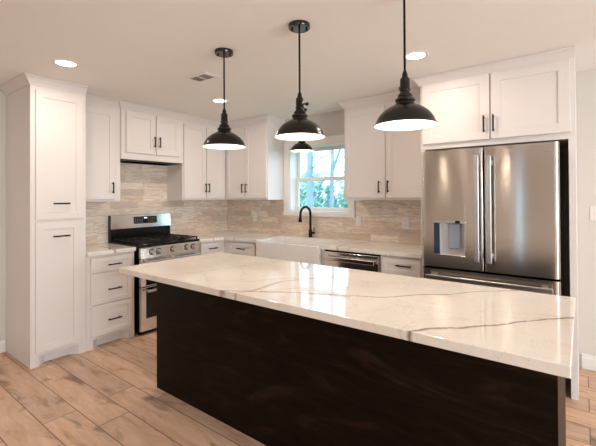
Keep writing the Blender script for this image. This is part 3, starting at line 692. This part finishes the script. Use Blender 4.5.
plate('wall_outlet', 'white wall outlet on the tiles beside the refrigerator', 'outlet', 2.778, 1.130, 0.075, 0.118, 'o')
plate('light_switch', 'white switch plate on the bare wall right of the refrigerator', 'light switch', 4.372, 1.272, 0.09, 0.118, 's', y=-0.0006, sw=True)

# ------------------------------------------------------------------ outdoors
struct(MB().box(-40, 30, 0.4, 50, -0.55, -0.5).build('ground', 'grass'))
def limb(b, p, d, ln, r, depth):
    pts = [p]; rs = [r]; q = Vector(p); dd = Vector(d).normalized()
    n = 4
    for i in range(n):
        dd = (dd+Vector((random.uniform(-.18, .18), random.uniform(-.18, .18), random.uniform(-.05, .15)))).normalized()
        q = q+dd*ln/n; pts.append(tuple(q)); rs.append(r*(1-0.45*(i+1)/n))
    b.tube(pts, rs, 7)
    ends = [q]
    if depth > 0:
        for i in range(2 if depth < 2 else 3):
            a = random.uniform(0, 2*PI); nd = (dd+Vector((math.cos(a)*.8, math.sin(a)*.8, random.uniform(0.0, .4)))).normalized()
            k = random.randint(2, n); ends += limb(b, pts[k], nd, ln*random.uniform(.45, .65), rs[k]*0.62, depth-1)
    return ends
def leaves(b, centre, rad, n, size):
    c = Vector(centre)
    for _ in range(n):
        v = Vector((random.gauss(0, 1), random.gauss(0, 1), random.gauss(0, 1))).normalized()*rad*random.random()**0.4
        p = c+Vector((v.x, v.y, v.z*0.8)); n1 = Vector((random.gauss(0, 1), random.gauss(0, 1), random.gauss(0, 1))).normalized()
        a = n1.orthogonal().normalized(); q = n1.cross(a); s = size*random.uniform(.6, 1.3)
        vs = [b.b.verts.new(p+a*s), b.b.verts.new(p+q*s*.5), b.b.verts.new(p-a*s), b.b.verts.new(p-q*s*.5)]
        b.b.faces.new(vs)
def tree(label, x, y, h, r, forks, leaf, puffs):
    """trunk rises straight with a slight waver; forks = (height, dx, dy, dz, radius)"""
    root = thing('tree', label, 'tree', (x, y, -0.5))
    b = MB(); n = 10
    b.tube([(0.03*math.sin(k*1.3), 0.03*math.cos(k*1.7), h*k/n) for k in range(n+1)], [r*(1-0.5*k/n) for k in range(n+1)], 9)
    for (fz, dx, dy, dz, fr) in forks:
        p = Vector((0, 0, fz)); d = Vector((dx, dy, dz)); pts = [p+d*t+Vector((0, 0, 0.12*math.sin(t*3))) for t in (0, .25, .5, .75, 1)]
        b.tube(pts, [fr, fr*.85, fr*.7, fr*.5, fr*.3], 7)
        for t in (.35, .55, .8):
            q = p+d*t; e = Vector((random.uniform(-.4, .4), random.uniform(-.3, .3), random.uniform(.1, .5)))
            b.tube([q, q+e*.5+Vector((0, 0, -.03)), q+e], [fr*.4, fr*.3, fr*.15], 5)
    b.build('trunk', 'bark', root, smooth=True)
    if puffs:
        b = MB()
        for (px, py, pz, pr, n) in puffs: leaves(b, (px, py, pz), pr, n, 0.05)
        b.build('foliage', leaf, root)
def bush(label, x, y, w, h, leaf, n, sz):
    root = thing('bush', label, 'bush', (x, y, -0.5))
    b = MB(); 
    for k in range(5): limb(b, (random.uniform(-.2, .2), random.uniform(-.2, .2), 0), (random.uniform(-.5, .5), random.uniform(-.5, .5), 1), h*0.8, 0.03, 1)
    b.build('stems', 'bark', root)
    b = MB()
    for k in range(22): leaves(b, (random.uniform(-w, w)*.65, random.uniform(-w, w)*.4, h*random.uniform(.12, .85)), w*0.5, n, sz)
    b.build('foliage', leaf, root)
tree('pale straight tree trunk seen through the left part of the window', -3.42, 7.0, 6.0, 0.15,
     [(2.2, -.7, .2, .5, .03), (2.7, .6, 0, .6, .03), (3.1, -.6, .1, .7, .03), (3.6, .7, .2, .6, .03), (4.2, .5, 0, .8, .03)], 'leaf_b',
     [(.45, 0, 2.7, .35, 60), (.6, .1, 3.2, .3, 50), (-.5, 0, 2.6, .3, 25), (.3, 0, 3.9, .4, 50), (-.4, 0, 4.5, .5, 60)])
tree('pale forked tree seen through the right part of the window', -2.88, 7.6, 5.2, 0.095,
     [(2.75, .55, 0, 1.1, .06), (2.4, -.7, 0, .35, .025), (2.3, .6, .2, .2, .025), (3.4, -.6, 0, .6, .025)], 'leaf_b',
     [(.45, 0, 2.55, .28, 60), (-.6, 0, 2.6, .25, 30), (.6, 0, 4.4, .4, 40)])
tree('slim pale tree farther back than the two nearer trunks', -5.05, 9.3, 6.5, 0.07, [(2.6, -.6, 0, .8, .03), (3.2, .5, 0, .7, .03)], 'leaf_b',
     [(0.3, 0, 2.8, .5, 60), (-.4, 0, 3.4, .5, 50)])
for i, (bx, by, w_, h_, leaf, lb) in enumerate((
        (-6.75, 11.3, 0.62, 2.9, 'leaf_b', 'pale green bush low at the left of the window view'), (-5.45, 11.5, 0.50, 2.8, 'leaf_c', 'blue-green bush low in the middle of the window view'),
        (-3.3, 11.3, 0.60, 3.1, 'leaf_a', 'green bush low at the right of the window view'),
        (-8.2, 14.0, 0.95, 3.6, 'leaf_c', 'tall hazy bush behind the pale green left bush'), (-5.75, 14.2, 0.95, 3.4, 'leaf_b', 'tall pale bush behind the blue-green middle bush'), (-3.3, 14.0, 0.95, 3.9, 'leaf_b', 'tall bush behind the green bush at the right of the window view'))):
    bush(lb, bx, by, w_, h_, leaf, 110, 0.11)
